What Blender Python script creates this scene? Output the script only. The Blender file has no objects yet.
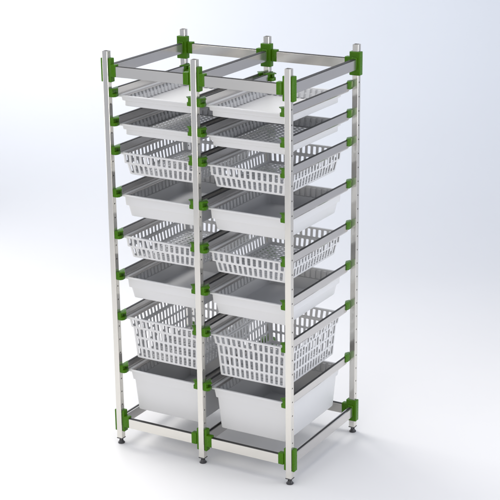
import bpy, bmesh, math
from mathutils import Vector, Matrix

sc = bpy.context.scene
C = sc.collection

# ------------------------------------------------------------------ materials
def nodes_of(name):
    m = bpy.data.materials.new(name); m.use_nodes = True
    nt = m.node_tree
    return m, nt, nt.nodes['Principled BSDF']

def noise(nt, scale_vec, scale, detail=3.0):
    tc = nt.nodes.new('ShaderNodeTexCoord'); mp = nt.nodes.new('ShaderNodeMapping')
    nz = nt.nodes.new('ShaderNodeTexNoise')
    mp.inputs['Scale'].default_value = scale_vec
    nz.inputs['Scale'].default_value = scale; nz.inputs['Detail'].default_value = detail
    nt.links.new(tc.outputs['Object'], mp.inputs['Vector'])
    nt.links.new(mp.outputs['Vector'], nz.inputs['Vector'])
    return nz

def rough_from(nt, b, nz, lo, hi):
    r = nt.nodes.new('ShaderNodeMapRange')
    r.inputs['From Min'].default_value = .3; r.inputs['From Max'].default_value = .7
    r.inputs['To Min'].default_value = lo; r.inputs['To Max'].default_value = hi
    nt.links.new(nz.outputs['Fac'], r.inputs['Value'])
    nt.links.new(r.outputs['Result'], b.inputs['Roughness'])

def bump_from(nt, b, nz, strength, dist):
    bp = nt.nodes.new('ShaderNodeBump')
    bp.inputs['Strength'].default_value = strength; bp.inputs['Distance'].default_value = dist
    nt.links.new(nz.outputs['Fac'], bp.inputs['Height'])
    nt.links.new(bp.outputs['Normal'], b.inputs['Normal'])

def aluminium(name, stretch, base=(.72, .70, .65, 1), metal=.82):
    m, nt, b = nodes_of(name)
    b.inputs['Base Color'].default_value = base
    b.inputs['Metallic'].default_value = metal
    nz = noise(nt, stretch, 60, 4)
    rough_from(nt, b, nz, .17, .19)
    return m

ALU_Z = aluminium('anodised_aluminium_upright', (8, 8, .15))
ALU_X = aluminium('anodised_aluminium_lengthwise', (.15, 8, 8))
ALU_Y = aluminium('anodised_aluminium_crosswise', (8, .15, 8), (.62, .605, .59, 1), .85)

def plastic(name, col, rlo, rhi, scale=40, bump=.03, spec=.5):
    m, nt, b = nodes_of(name)
    b.inputs['Base Color'].default_value = col
    b.inputs['Specular IOR Level'].default_value = spec
    nz = noise(nt, (1, 1, 1), scale, 4)
    rough_from(nt, b, nz, rlo, rhi)
    bump_from(nt, b, nz, bump, .0006)
    return m

GREEN = plastic('green_plastic', (.046, .145, .0006, 1), .26, .32, 90, .006, .2)
WHITE = plastic('pale_grey_plastic', (.62, .624, .63, 1), .30, .40, 30, .02)
BLACK = plastic('black_top_strip', (.012, .012, .013, 1), .45, .6, 60)  # black strip laid along the tops of beams and rails
RUBBER = plastic('black_foot_plastic', (.03, .03, .032, 1), .35, .5, 60)
CAPGREY = plastic('grey_end_cap', (.16, .16, .165, 1), .45, .6, 60)
STEEL, _nt, _b = nodes_of('zinc_stem')
_b.inputs['Base Color'].default_value = (.5, .5, .5, 1); _b.inputs['Metallic'].default_value = 1
_b.inputs['Roughness'].default_value = .3

def backdrop_mat():
    m, nt, b = nodes_of('white_studio_backdrop')
    nz = noise(nt, (1, 1, 1), 3, 5)
    mix = nt.nodes.new('ShaderNodeMix'); mix.data_type = 'RGBA'
    mix.inputs['A'].default_value = (.72, .72, .724, 1); mix.inputs['B'].default_value = (.735, .735, .739, 1)
    nt.links.new(nz.outputs['Fac'], mix.inputs['Factor'])
    nt.links.new(mix.outputs['Result'], b.inputs['Base Color'])
    b.inputs['Roughness'].default_value = .5
    b.inputs['Specular IOR Level'].default_value = .25
    return m
PAPER = backdrop_mat()

# ------------------------------------------------------------------ mesh helpers
def link(name, me, mat, parent=None, loc=(0, 0, 0), smooth=False):
    if mat is not None and not me.materials: me.materials.append(mat)
    o = bpy.data.objects.new(name, me); C.objects.link(o)
    o.location = loc
    if parent: o.parent = parent
    return o

def to_mesh(bm, name, smooth_angle=None):
    bmesh.ops.recalc_face_normals(bm, faces=bm.faces)
    me = bpy.data.meshes.new(name); bm.to_mesh(me); bm.free()
    if smooth_angle is not None:
        for p in me.polygons: p.use_smooth = True
        me.set_sharp_from_angle(angle=math.radians(smooth_angle))
    return me

def add_box(bm, x0, x1, y0, y1, z0, z1):
    v = [bm.verts.new((x, y, z)) for x in (x0, x1) for y in (y0, y1) for z in (z0, z1)]
    for f in ((0, 1, 3, 2), (4, 6, 7, 5), (0, 4, 5, 1), (2, 3, 7, 6), (0, 2, 6, 4), (1, 5, 7, 3)):
        bm.faces.new([v[i] for i in f])

def extrude_profile(bm, prof, axis, a, b):
    """closed 2-D profile extruded along an axis: 'y' -> profile is (x,z); 'x' -> (y,z); 'z' -> (x,y)"""
    def P(p, t):
        return {'y': (p[0], t, p[1]), 'x': (t, p[0], p[1]), 'z': (p[0], p[1], t)}[axis]
    A = [bm.verts.new(P(p, a)) for p in prof]; B = [bm.verts.new(P(p, b)) for p in prof]
    n = len(prof)
    for i in range(n): bm.faces.new((A[i], A[(i+1) % n], B[(i+1) % n], B[i]))
    bm.faces.new(A); bm.faces.new(B[::-1])

def bevel(bm, w, seg=2, angle=40):
    bmesh.ops.recalc_face_normals(bm, faces=bm.faces)
    es = [e for e in bm.edges if len(e.link_faces) == 2 and e.calc_face_angle(0) > math.radians(angle)]
    bmesh.ops.bevel(bm, geom=es, offset=w, segments=seg, profile=.5, affect='EDGES', clamp_overlap=True)

def lathe(bm, prof, n=24):
    rings = []
    for r, z in prof:
        rings.append([bm.verts.new((r*math.cos(2*math.pi*k/n), r*math.sin(2*math.pi*k/n), z)) for k in range(n)])
    for a, b in zip(rings, rings[1:]):
        for k in range(n): bm.faces.new((a[k], a[(k+1) % n], b[(k+1) % n], b[k]))
    bm.faces.new(rings[0]); bm.faces.new(rings[-1][::-1])

# ------------------------------------------------------------------ dimensions
W = .44            # pitch of the posts across one column
D = .6155          # pitch front to back
H = .0135          # half a post
ZB, ZT = .0292, 1.8172
UNIT = .0634       # hole pitch
NLV = (0, 2, 4, 7, 10, 13, 16, 20)
RAIL_TOP = [1.656 - UNIT*n for n in NLV]
COLS = (-W, 0.0, W)

# ------------------------------------------------------------------ the rack
rack = bpy.data.objects.new('storage_rack', None); C.objects.link(rack)
rack['label'] = 'tall double-column aluminium storage rack with green corner connectors, standing on a white studio floor'
rack['category'] = 'storage rack'

def post_mesh():
    bm = bmesh.new()
    c = .0016; h = H
    zs_h = []
    z = 1.652 + UNIT*2
    while z > ZB + .02:
        if z < ZT - .012: zs_h.append(z)
        z -= UNIT
    zs_h.sort()
    cuts = [ZB] + [(a+b)/2 for a, b in zip(zs_h, zs_h[1:])] + [ZT]
    # plain front and rear faces and chamfered corners
    per = [(-h+c, -h), (h-c, -h), (h-.3*c, -h+.3*c), (h, -h+c), (h, h-c), (h-.3*c, h-.3*c), (h-c, h), (-h+c, h), (-h+.3*c, h-.3*c), (-h, h-c), (-h, -h+c), (-h+.3*c, -h+.3*c)]
    cols = [[bm.verts.new((p[0], p[1], zz)) for zz in cuts] for p in per]
    n = len(per)
    for i in range(n):
        a, b = cols[i], cols[(i+1) % n]
        if i in (3, 9):                                        # the two drilled faces
            sx = 1 if i == 3 else -1
            for k, zc in enumerate(zs_h):
                r = .0036; q = [a[k], b[k], b[k+1], a[k+1]]
                ctr = Vector((sx*h, 0, zc))
                N = 16; hole = []; inner = []
                for t in range(N):
                    ang = 2*math.pi*(t+.5)/N - math.pi*3/4
                    yy = r*math.cos(ang)*sx; zz = r*math.sin(ang)
                    hole.append(bm.verts.new((sx*h, yy, zc+zz)))
                    inner.append(bm.verts.new((sx*(h-.002), yy, zc+zz)))
                # bridge quad q (starting lower-left seen from outside) to the circle
                g = N//4
                for s in range(4):
                    arc = hole[s*g:(s+1)*g]
                    nxt = hole[((s+1)*g) % N]
                    bm.faces.new([q[s], q[(s+1) % 4]] + arc[::-1])
                    bm.faces.new([q[(s+1) % 4], nxt, arc[-1]])
                for t in range(N):
                    u = (t+1) % N
                    bm.faces.new((hole[t], hole[u], inner[u], inner[t]))
        else:
            for k in range(len(cuts)-1): bm.faces.new((a[k], b[k], b[k+1], a[k+1]))
    # open tube mouth: rim and inner wall at the top, plate at the bottom
    top = [c_[-1] for c_ in cols]; w = (h-.0022)/h
    in1 = [bm.verts.new((v.co.x*w, v.co.y*w, ZT)) for v in top]
    in2 = [bm.verts.new((v.co.x*w, v.co.y*w, ZT-.03)) for v in top]
    for i in range(n):
        j = (i+1) % n
        bm.faces.new((top[i], top[j], in1[j], in1[i])); bm.faces.new((in1[i], in1[j], in2[j], in2[i]))
    bm.faces.new(in2)
    bm.faces.new([c_[0] for c_ in cols])
    return to_mesh(bm, 'post')

post_me = post_mesh()
b_ = bmesh.new(); add_box(b_, -.0111, .0111, -.0111, .0111, ZT-.012, ZT-.0035); bevel(b_, .001, 1)
cap_me = to_mesh(b_, 'end_cap')
b_ = bmesh.new(); add_box(b_, -.0148, .0148, -.0148, .0148, ZB-.0045, ZB-.0002); bevel(b_, .0012, 2)
plug_me = to_mesh(b_, 'foot_plug')
b_ = bmesh.new(); lathe(b_, [(.0045, ZB-.0044), (.0045, .012)], 16); stem_me = to_mesh(b_, 'stem', 40)
b_ = bmesh.new()
lathe(b_, [(.0150, 0), (.0162, .0015), (.0160, .0045), (.0125, .0075), (.0098, .012), (.0092, .0165), (.0070, .0172)], 28)
pad_me = to_mesh(b_, 'foot_pad', 35)

def connector_mesh(kind, y_in):
    """sleeve open on the outward face, with sockets towards the beams; kind -1 left, 0 middle, 1 right"""
    bm = bmesh.new()
    o = .0255; t = H + .0004
    hz = .0515
    # sleeve: C profile open at -y (front post); mirrored for rear posts
    prof = [(-o, -.0085), (-t, -.0085), (-t, t), (t, t), (t, -.0085), (o, -.0085), (o, .0185), (.0225, .0215), (-.0225, .0215), (-o, .0185)]
    extrude_profile(bm, prof, 'z', -hz, hz)
    # socket for the depth beam
    add_box(bm, -.0125, .0125, .0205, .0280, -.0262, .0262)
    for s in (-1, 1):
        if s == -kind or kind == 0:
            x0, x1 = sorted((s*.0255, s*.0520))
            add_box(bm, x0, x1, -.0120, .0135, -.0265, .0265)
    if y_in < 0:
        for v in bm.verts: v.co.y = -v.co.y
    bevel(bm, .0028, 3, 50)
    return to_mesh(bm, 'corner_connector', 30)

conn_me = {(k, s): connector_mesh(k, s) for k in (-1, 0, 1) for s in (1, -1)}

def bracket_mesh(kind, y_in):
    """runner clips on the inner faces of a post: kind -1 opens to the right, 1 opens to the left, 0 both ways"""
    bm = bmesh.new()
    zt, zb = (.0008, -.0355) if y_in > 0 else (.0045, -.0340)      # relative to the rail top
    k = 1 if y_in > 0 or kind == 0 else .80
    lt = zt if y_in > 0 else zt - .0030
    for s in ((1,) if kind == -1 else (-1,) if kind == 1 else (-1, 1)):
        def box(x0, x1, y0, y1, z0, z1):
            a, b = sorted((s*x0, s*x1)); add_box(bm, a, b, y0, y1, z0, z1)
        box(.0140, .0215, -.0115, .0520, zb+.004, zt-.0005)          # web against the post and round the rail end
        box(.0200, .0300, -.0105, .0100, zb+.005, lt-.0030)          # filled root between the two tongues
        box(.0096, .0205, .0142, .0570, zb+.0075, zt-.0012)          # outer cheek
        extrude_profile(bm, [(s*.0150, -.0118), (s*.0300, -.0110), (s*k*.0480, .0060), (s*k*.0490, .0090), (s*.0310, .0300), (s*.0230, .0470), (s*.0150, .0482)], 'z', lt-.0046, lt)
        extrude_profile(bm, [(s*.0150, -.0112), (s*.0350, -.0100), (s*.0420, .0010), (s*.0410, .0200), (s*.0340, .0300), (s*.0150, .0320)], 'z', zb, zb+.0145)
    for v in bm.verts: v.co.y = v.co.y*y_in
    bevel(bm, .0015, 2, 40)
    return to_mesh(bm, 'rail_bracket', 30)

brk_me = {(k, s): bracket_mesh(k, s) for k in (-1, 0, 1) for s in (1, -1)}

for ri, (y, s) in enumerate(((0.0, 1), (D, -1))):
    for ci, x in enumerate(COLS):
        kind = ci - 1
        p = link('post', post_me, ALU_Z, rack, (x, y, 0))
        link('end_cap', cap_me, CAPGREY, p)
        f = link('levelling_foot', pad_me, RUBBER, rack, (x, y, 0))
        link('stem', stem_me, STEEL, f); link('foot_plug', plug_me, RUBBER, f)
        for zc in (1.7355, .1135):
            link('corner_connector', conn_me[kind, s], GREEN, rack, (x, y, zc))
        for rt in RAIL_TOP:
            link('rail_bracket', brk_me[kind, s], GREEN, rack, (x, y, rt))

def beam_meshes(axis, L, inset=.0006):
    bm = bmesh.new(); w = .0105; h = .0218
    extrude_profile(bm, [(-w, -h), (w, -h), (w, h), (-w, h)], axis, -L/2, L/2); bevel(bm, .0006, 1, 60)
    me = to_mesh(bm, 'beam')
    bm = bmesh.new()
    extrude_profile(bm, [(-w+inset, h+.0001), (w-inset, h+.0001), (w-inset, h+.0019), (-w+inset, h+.0019)], axis, -L/2+.001, L/2-.001)
    bevel(bm, .0005, 1, 60)
    return me, to_mesh(bm, 'top_strip')
bx_me, bxs_me = beam_meshes('x', W - 2*.0515, .0045)
by_me, bys_me = beam_meshes('y', D - 2*.0298)
lw_me, lws_me = beam_meshes('y', D - 2*.0298, .0062)
for zc in (1.7315, .1085):
    for y in (0.0, D):
        for x in (-W/2, W/2):
            o = link('cross_beam', bx_me, ALU_X, rack, (x, y + (0.0008 if y == 0 else -.0008), zc)); link('top_strip', bxs_me, BLACK, o)
    for x in COLS:
        low = zc < 1
        o = link('side_beam', lw_me if low else by_me, ALU_Y, rack, (x, D/2, zc)); link('top_strip', lws_me if low else bys_me, BLACK, o)

def rail_meshes(s):
    """runner channel on the inner side of a post row; s = +1 when the bay lies to the right of the posts"""
    y0, y1 = .0460, D - .0400
    xo, xi = .0142, .0226
    prof = [(xo+.004, -.0415), (.0500, -.0415), (.0500, -.0388), (xi, -.0388), (xi, -.0026), (xo, -.0026), (xo, -.0350)]
    bm = bmesh.new(); extrude_profile(bm, [(s*a, b) for a, b in prof], 'y', y0, y1); bevel(bm, .0005, 1, 60)
    me = to_mesh(bm, 'runner_rail')
    bm = bmesh.new()
    extrude_profile(bm, [(s*a, b) for a, b in ((xo-.0003, -.0025), (xi+.0003, -.0025), (xi+.0003, 0), (xo-.0003, 0))], 'y', y0+.001, y1-.001)
    return me, to_mesh(bm, 'top_strip')
rails = {s: rail_meshes(s) for s in (-1, 1)}
for ci, x in enumerate(COLS):
    for s in ((1,), (-1, 1), (-1,))[ci]:
        for rt in RAIL_TOP:
            o = link('runner_rail', rails[s][0], ALU_Y, rack, (x, 0, rt)); link('top_strip', rails[s][1], BLACK, o)

# ------------------------------------------------------------------ trays, baskets and bins
NX, NY = 13, 17          # slot columns across the front and along the side
def tray_mesh(depth, slots=0, floor_holes=False, ribs=True, step=.049):
    """A sheet in the shape of the module, holed where the photograph shows slots, then given thickness.
    slots = number of slot rows in the walls (0: closed walls)."""
    bm = bmesh.new(); AS = 4
    zstep = -min(step, depth*.52)
    def ring(hw, hl, r, z):
        """points round the rounded rectangle: NX cells at the front, arc, NY cells at the side, ..."""
        pts = []
        sx, sy = hw-r, hl-r
        for i in range(NX+1): pts.append((-sx+2*sx*i/NX, -hl))
        for k in range(1, AS): a = -math.pi/2 + (math.pi/2)*k/AS; pts.append((sx+r*math.cos(a), -sy+r*math.sin(a)))
        for i in range(NY+1): pts.append((hw, -sy+2*sy*i/NY))
        for k in range(1, AS): a = (math.pi/2)*k/AS; pts.append((sx+r*math.cos(a), sy+r*math.sin(a)))
        for i in range(NX+1): pts.append((sx-2*sx*i/NX, hl))
        for k in range(1, AS): a = math.pi/2 + (math.pi/2)*k/AS; pts.append((-sx+r*math.cos(a), sy+r*math.sin(a)))
        for i in range(NY+1): pts.append((-hw, sy-2*sy*i/NY))
        for k in range(1, AS): a = math.pi + (math.pi/2)*k/AS; pts.append((-sx+r*math.cos(a), -sy+r*math.sin(a)))
        return [bm.verts.new((p[0], p[1], z)) for p in pts]
    # cells that lie on straight sides
    straight = set(); i = 0
    for n in (NX, NY, NX, NY):
        straight |= set(range(i, i+n)); i += n + AS
    def cell(q, hole):
        if not hole: bm.faces.new(q); return
        fu, fv = hole
        A, B, Cc, Dd = [v.co.copy() for v in q]
        def at(u, v): return (A*(1-u)+B*u)*(1-v) + (Dd*(1-u)+Cc*u)*v
        u0, u1 = .5-fu/2, .5+fu/2; v0, v1 = .5-fv/2, .5+fv/2
        eu = (B-A).length; ev = (Dd-A).length; rc = .0024
        du, dv = min(rc/eu, fu*.45), min(rc/ev, fv*.45)
        h = [bm.verts.new(at(u, v)) for u, v in ((u0+du, v0), (u1-du, v0), (u1, v0+dv), (u1, v1-dv), (u1-du, v1), (u0+du, v1), (u0, v1-dv), (u0, v0+dv))]
        a, b, c, d = q
        for f in ((a, b, h[1], h[0]), (b, h[2], h[1]), (b, c, h[3], h[2]), (c, h[4], h[3]), (c, d, h[5], h[4]), (d, h[6], h[5]), (d, a, h[7], h[6]), (a, h[0], h[7])):
            bm.faces.new(f)
    def band(r0, r1, hole=None):
        n = len(r0)
        for k in range(n):
            m = (k+1) % n
            cell((r0[k], r0[m], r1[m], r1[k]), hole if (hole and k in straight) else None)
    deep = depth > .15
    st = .0060 if deep else .0085            # how far the wall steps in
    B, L = .1860, .2495                      # half width and half length of the body under the rim
    top_in = .0060 if deep else .0030
    u = top_in; l = u + st
    b = .0225 if deep else l + (depth - step)*.16
    def P(inset, z, hole=None, r=.009): return (B - inset, L - inset, r, z, hole)
    prof = [(.1950, .2588, .006, -.0052, None), (.1955, .2593, .006, -.0008, None), (.1946, .2584, .006, 0, None),
            (B + .0012, L + .0012, .009, 0, None), P(0, -.0014)]
    if slots:
        prof.append(P(u, zstep + .0030, (.55, .80)))
        prof.append(P(l, zstep))
        bot = -depth + .0040
        for j in range(slots-1):
            t = (j+1)/(slots-1)
            prof.append(P(l + (b-l)*t, zstep + (bot-zstep)*t, (.55, .80)))
    else:
        prof.append(P(u, zstep + .0030)); prof.append(P(l, zstep)); prof.append(P(b, -depth + .0040))
    prof.append(P(b + .0012, -depth + .0012, r=.0085)); prof.append(P(b + .0040, -depth, r=.008))
    rings = [ring(*p[:4]) for p in prof]
    for k in range(1, len(prof)): band(rings[k-1], rings[k], prof[k][4])
    # floor
    hw, hl, r, z = prof[-1][:4]; sx, sy = hw-r, hl-r
    last = rings[-1]
    G = [[bm.verts.new((-sx+2*sx*i/NX, -sy+2*sy*j/NY, z)) for j in range(NY+1)] for i in range(NX+1)]
    for i in range(NX):
        for j in range(NY):
            q = (G[i][j], G[i+1][j], G[i+1][j+1], G[i][j+1])
            cell(q, (.60, .56) if floor_holes else None)
    o0 = 0; o1 = NX+AS; o2 = o1+NY+AS; o3 = o2+NX+AS; N = len(last)
    for i in range(NX):
        bm.faces.new((last[o0+i], last[o0+i+1], G[i+1][0], G[i][0]))
        bm.faces.new((last[o2+i], last[o2+i+1], G[NX-i-1][NY], G[NX-i][NY]))
    for j in range(NY):
        bm.faces.new((last[o1+j], last[o1+j+1], G[NX][j+1], G[NX][j]))
        bm.faces.new((last[o3+j], last[o3+j+1], G[0][NY-j-1], G[0][NY-j]))
    for st, g in ((NX, G[NX][0]), (o1+NY, G[NX][NY]), (o2+NX, G[0][NY]), (o3+NY, G[0][0])):
        for k in range(AS): bm.faces.new((last[st+k], last[(st+k+1) % N], g))
    bmesh.ops.recalc_face_normals(bm, faces=bm.faces)
    me = bpy.data.meshes.new('sheet'); bm.to_mesh(me); bm.free()
    tmp = bpy.data.objects.new('sheet', me); C.objects.link(tmp)
    md = tmp.modifiers.new('thickness', 'SOLIDIFY'); md.thickness = .0028 if slots else .0026; md.offset = 0; md.use_even_offset = True
    dg = bpy.context.evaluated_depsgraph_get()
    out = bpy.data.meshes.new_from_object(tmp.evaluated_get(dg))
    bpy.data.objects.remove(tmp); bpy.data.meshes.remove(me)
    out.name = 'tray_shell'
    bm = bmesh.new(); bm.from_mesh(out)
    if ribs and not slots:
        # divider ribs on the inside of the upper wall (and down to the floor in the shallow trays)
        def rib(p, nrm, wid, lv):
            t = Vector((-nrm.y, nrm.x, 0)); rows = []
            for z, inset, dep in lv:
                base = Vector((p.x, p.y, z)) + nrm*(inset + .0006)
                rows.append([bm.verts.new(base + t*(q*wid/2) + nrm*d) for q, d in ((-1, 0), (1, 0), (.8, dep), (-.8, dep))])
            for a, c in zip(rows, rows[1:]):
                for q in range(4): bm.faces.new((a[q], a[(q+1) % 4], c[(q+1) % 4], c[q]))
            bm.faces.new(rows[0]); bm.faces.new(rows[-1][::-1])
        if depth < .06:
            f0, f1 = .0085, b + .0080           # inset of the rib face at the top and at the floor
            zt_, zb_ = -.0050, -depth + .0050
            def face(z): return f0 + (f1-f0)*(z-zt_)/(zb_-zt_)
            lv = [(z, q, max(face(z)-q, .003)) for z, q in ((zt_, 0), (zstep+.0035, u), (zstep-.0005, l), (zb_, b))]
        else:
            lv = [(-.006, 0, .0068), (zstep + .004, u, .0068)]
        sxx, syy = B-.009, L-.009
        for j in range(1, NY-1):
            y = -syy + 2*syy*(j+.5)/NY
            rib(Vector((-B, y, 0)), Vector((1, 0, 0)), .0190, lv); rib(Vector((B, y, 0)), Vector((-1, 0, 0)), .0190, lv)
        for i in range(NX):
            x = -sxx + 2*sxx*(i+.5)/NX
            rib(Vector((x, L, 0)), Vector((0, -1, 0)), .0190, lv)
    bm.normal_update()
    bm.to_mesh(out); bm.free()
    for p in out.polygons: p.use_smooth = True
    out.set_sharp_from_angle(angle=math.radians(28))
    out.materials.clear()
    return out

M_SHALLOW = tray_mesh(.0475)
M_GRILLE = tray_mesh(.0475, floor_holes=True)
M_BASKET = tray_mesh(.0985, slots=2, floor_holes=True)
M_TRAY = tray_mesh(.0985)
M_DEEPB = tray_mesh(.197, slots=4, floor_holes=True)
M_BIN = tray_mesh(.197)

LV = [
 ('shallow_tray', M_SHALLOW, 'tray', 'shallow solid tray with a closed flat floor, topmost in the {} column', 'shallow solid trays at the top'),
 ('perforated_tray', M_GRILLE, 'tray', 'shallow tray with perforated floor, second from the top in the {} column', 'shallow perforated trays'),
 ('slotted_basket', M_BASKET, 'basket', 'half-height slotted basket directly under the shallow perforated tray in the {} column', 'half-height slotted baskets'),
 ('solid_tray', M_TRAY, 'tray', 'half-height solid tray sandwiched between the two half-height baskets in the {} column', 'half-height solid trays'),
 ('slotted_basket', M_BASKET, 'basket', 'half-height slotted basket between the two half-height solid trays in the {} column', 'half-height slotted baskets'),
 ('solid_tray', M_TRAY, 'tray', 'half-height solid tray directly above the deep four-row basket in the {} column', 'half-height solid trays'),
 ('deep_basket', M_DEEPB, 'basket', 'deep slotted basket with four rows of slots in the {} column', 'deep slotted baskets'),
 ('deep_bin', M_BIN, 'bin', 'deep solid grey-white bin, lowest in the {} column of the rack', 'deep solid bins'),
]
YC = .2955
for x, side in ((-W/2, 'left'), (W/2, 'right')):
    for (name, me, cat, lab, grp), rt in zip(LV, RAIL_TOP):
        o = link(name, me, WHITE, None, (x, YC, rt - .0350))
        o['label'] = lab.format(side); o['category'] = cat; o['group'] = grp

# ------------------------------------------------------------------ studio backdrop: floor running up into a curved wall
YAW, PITCH, ROLL = -0.522829862, -0.3093602, -0.0110000318
fh = Vector((math.sin(YAW), math.cos(YAW), 0)); rh = Vector((math.cos(YAW), -math.sin(YAW), 0))
bm = bmesh.new()
d0, R, top = 2.6, 2.6, 9.0
prof = [(-14, 0), (-6, 0), (0, 0), (d0, 0)]
for k in range(1, 33):
    a = math.radians(90)*k/32
    prof.append((d0 + R*math.sin(a), R*(1-math.cos(a))))
prof.append((d0+R, top))
rows = [[bm.verts.new(fh*d + rh*w + Vector((0, 0, z))) for w in (-14, 14)] for d, z in prof]
for a, b in zip(rows, rows[1:]): bm.faces.new((a[0], a[1], b[1], b[0]))
me = to_mesh(bm, 'floor', 30)
flo = link('floor', me, PAPER); flo['kind'] = 'structure'; flo['label'] = 'white studio floor curving up into a pale backdrop'

# ------------------------------------------------------------------ light
def area(name, loc, target, size, power, col, size_y=None, spread=180):
    l = bpy.data.lights.new(name, 'AREA'); l.energy = power; l.color = col
    l.shape = 'RECTANGLE'; l.size = size; l.size_y = size_y or size; l.spread = math.radians(spread)
    o = bpy.data.objects.new(name, l); C.objects.link(o); o.location = loc
    d = Vector(target) - Vector(loc); o.rotation_euler = d.to_track_quat('-Z', 'Y').to_euler()
    return o
w = bpy.data.worlds.new('World'); sc.world = w; w.use_nodes = True
bg = w.node_tree.nodes['Background']; bg.inputs['Color'].default_value = (.83, .87, 1, 1); bg.inputs['Strength'].default_value = .75
area('key_light', (-2.4, 1.2, 5.0), (-.3, -.2, .2), 2.2, 34, (1, .97, .92), spread=85)
area('low_light', (-3.4, .5, .95), (0, .25, .1), 3.0, 24, (1, .98, .95), 1.3, spread=130)
area('overhead_light', (.1, -.6, 6.0), (.1, -.4, 0), 3.0, 38, (1, .95, .86), spread=110)
area('front_light', (.3, -3.6, 1.12), (0, .2, 1.05), 2.6, 53, (1, .94, .84), 1.3)
area('side_light', (4.4, 1.2, 1.5), (0, .3, .9), 2.4, 42, (.97, .98, 1), 2.0, spread=120)
area('backdrop_light', tuple(fh*3.0 + rh*-1.9 + Vector((0, 0, 4.2))), tuple(fh*4.9 + rh*-1.3 + Vector((0, 0, 2.0))), 1.2, 24, (.94, .97, 1), spread=85)
area('backdrop_light', tuple(fh*2.2 + rh*2.6 + Vector((0, 0, 4.2))), tuple(fh*4.7 + rh*1.2 + Vector((0, 0, 1.4))), 1.4, 17, (.74, .86, 1), spread=105)
sc.cycles.max_bounces = 8; sc.cycles.diffuse_bounces = 2; sc.cycles.glossy_bounces = 4

# ------------------------------------------------------------------ camera
cam = bpy.data.cameras.new('camera'); co = bpy.data.objects.new('camera', cam); C.objects.link(co)
f = Vector((math.sin(YAW)*math.cos(PITCH), math.cos(YAW)*math.cos(PITCH), math.sin(PITCH)))
u0 = rh.cross(f); cr, sr = math.cos(ROLL), math.sin(ROLL)
r = cr*rh + sr*u0; u = -sr*rh + cr*u0
M = Matrix((r, u, -f)).transposed().to_4x4(); M.translation = Vector((3.29947457, -5.28511315, 2.98340868))
co.matrix_world = M
cam.sensor_width = 36; cam.lens = 36*1531.48382/500; cam.clip_end = 200; cam.clip_start = .1
sc.camera = co
sc.view_settings.view_transform = 'Standard'; sc.view_settings.look = 'None'
sc.view_settings.exposure = 0; sc.view_settings.gamma = 1
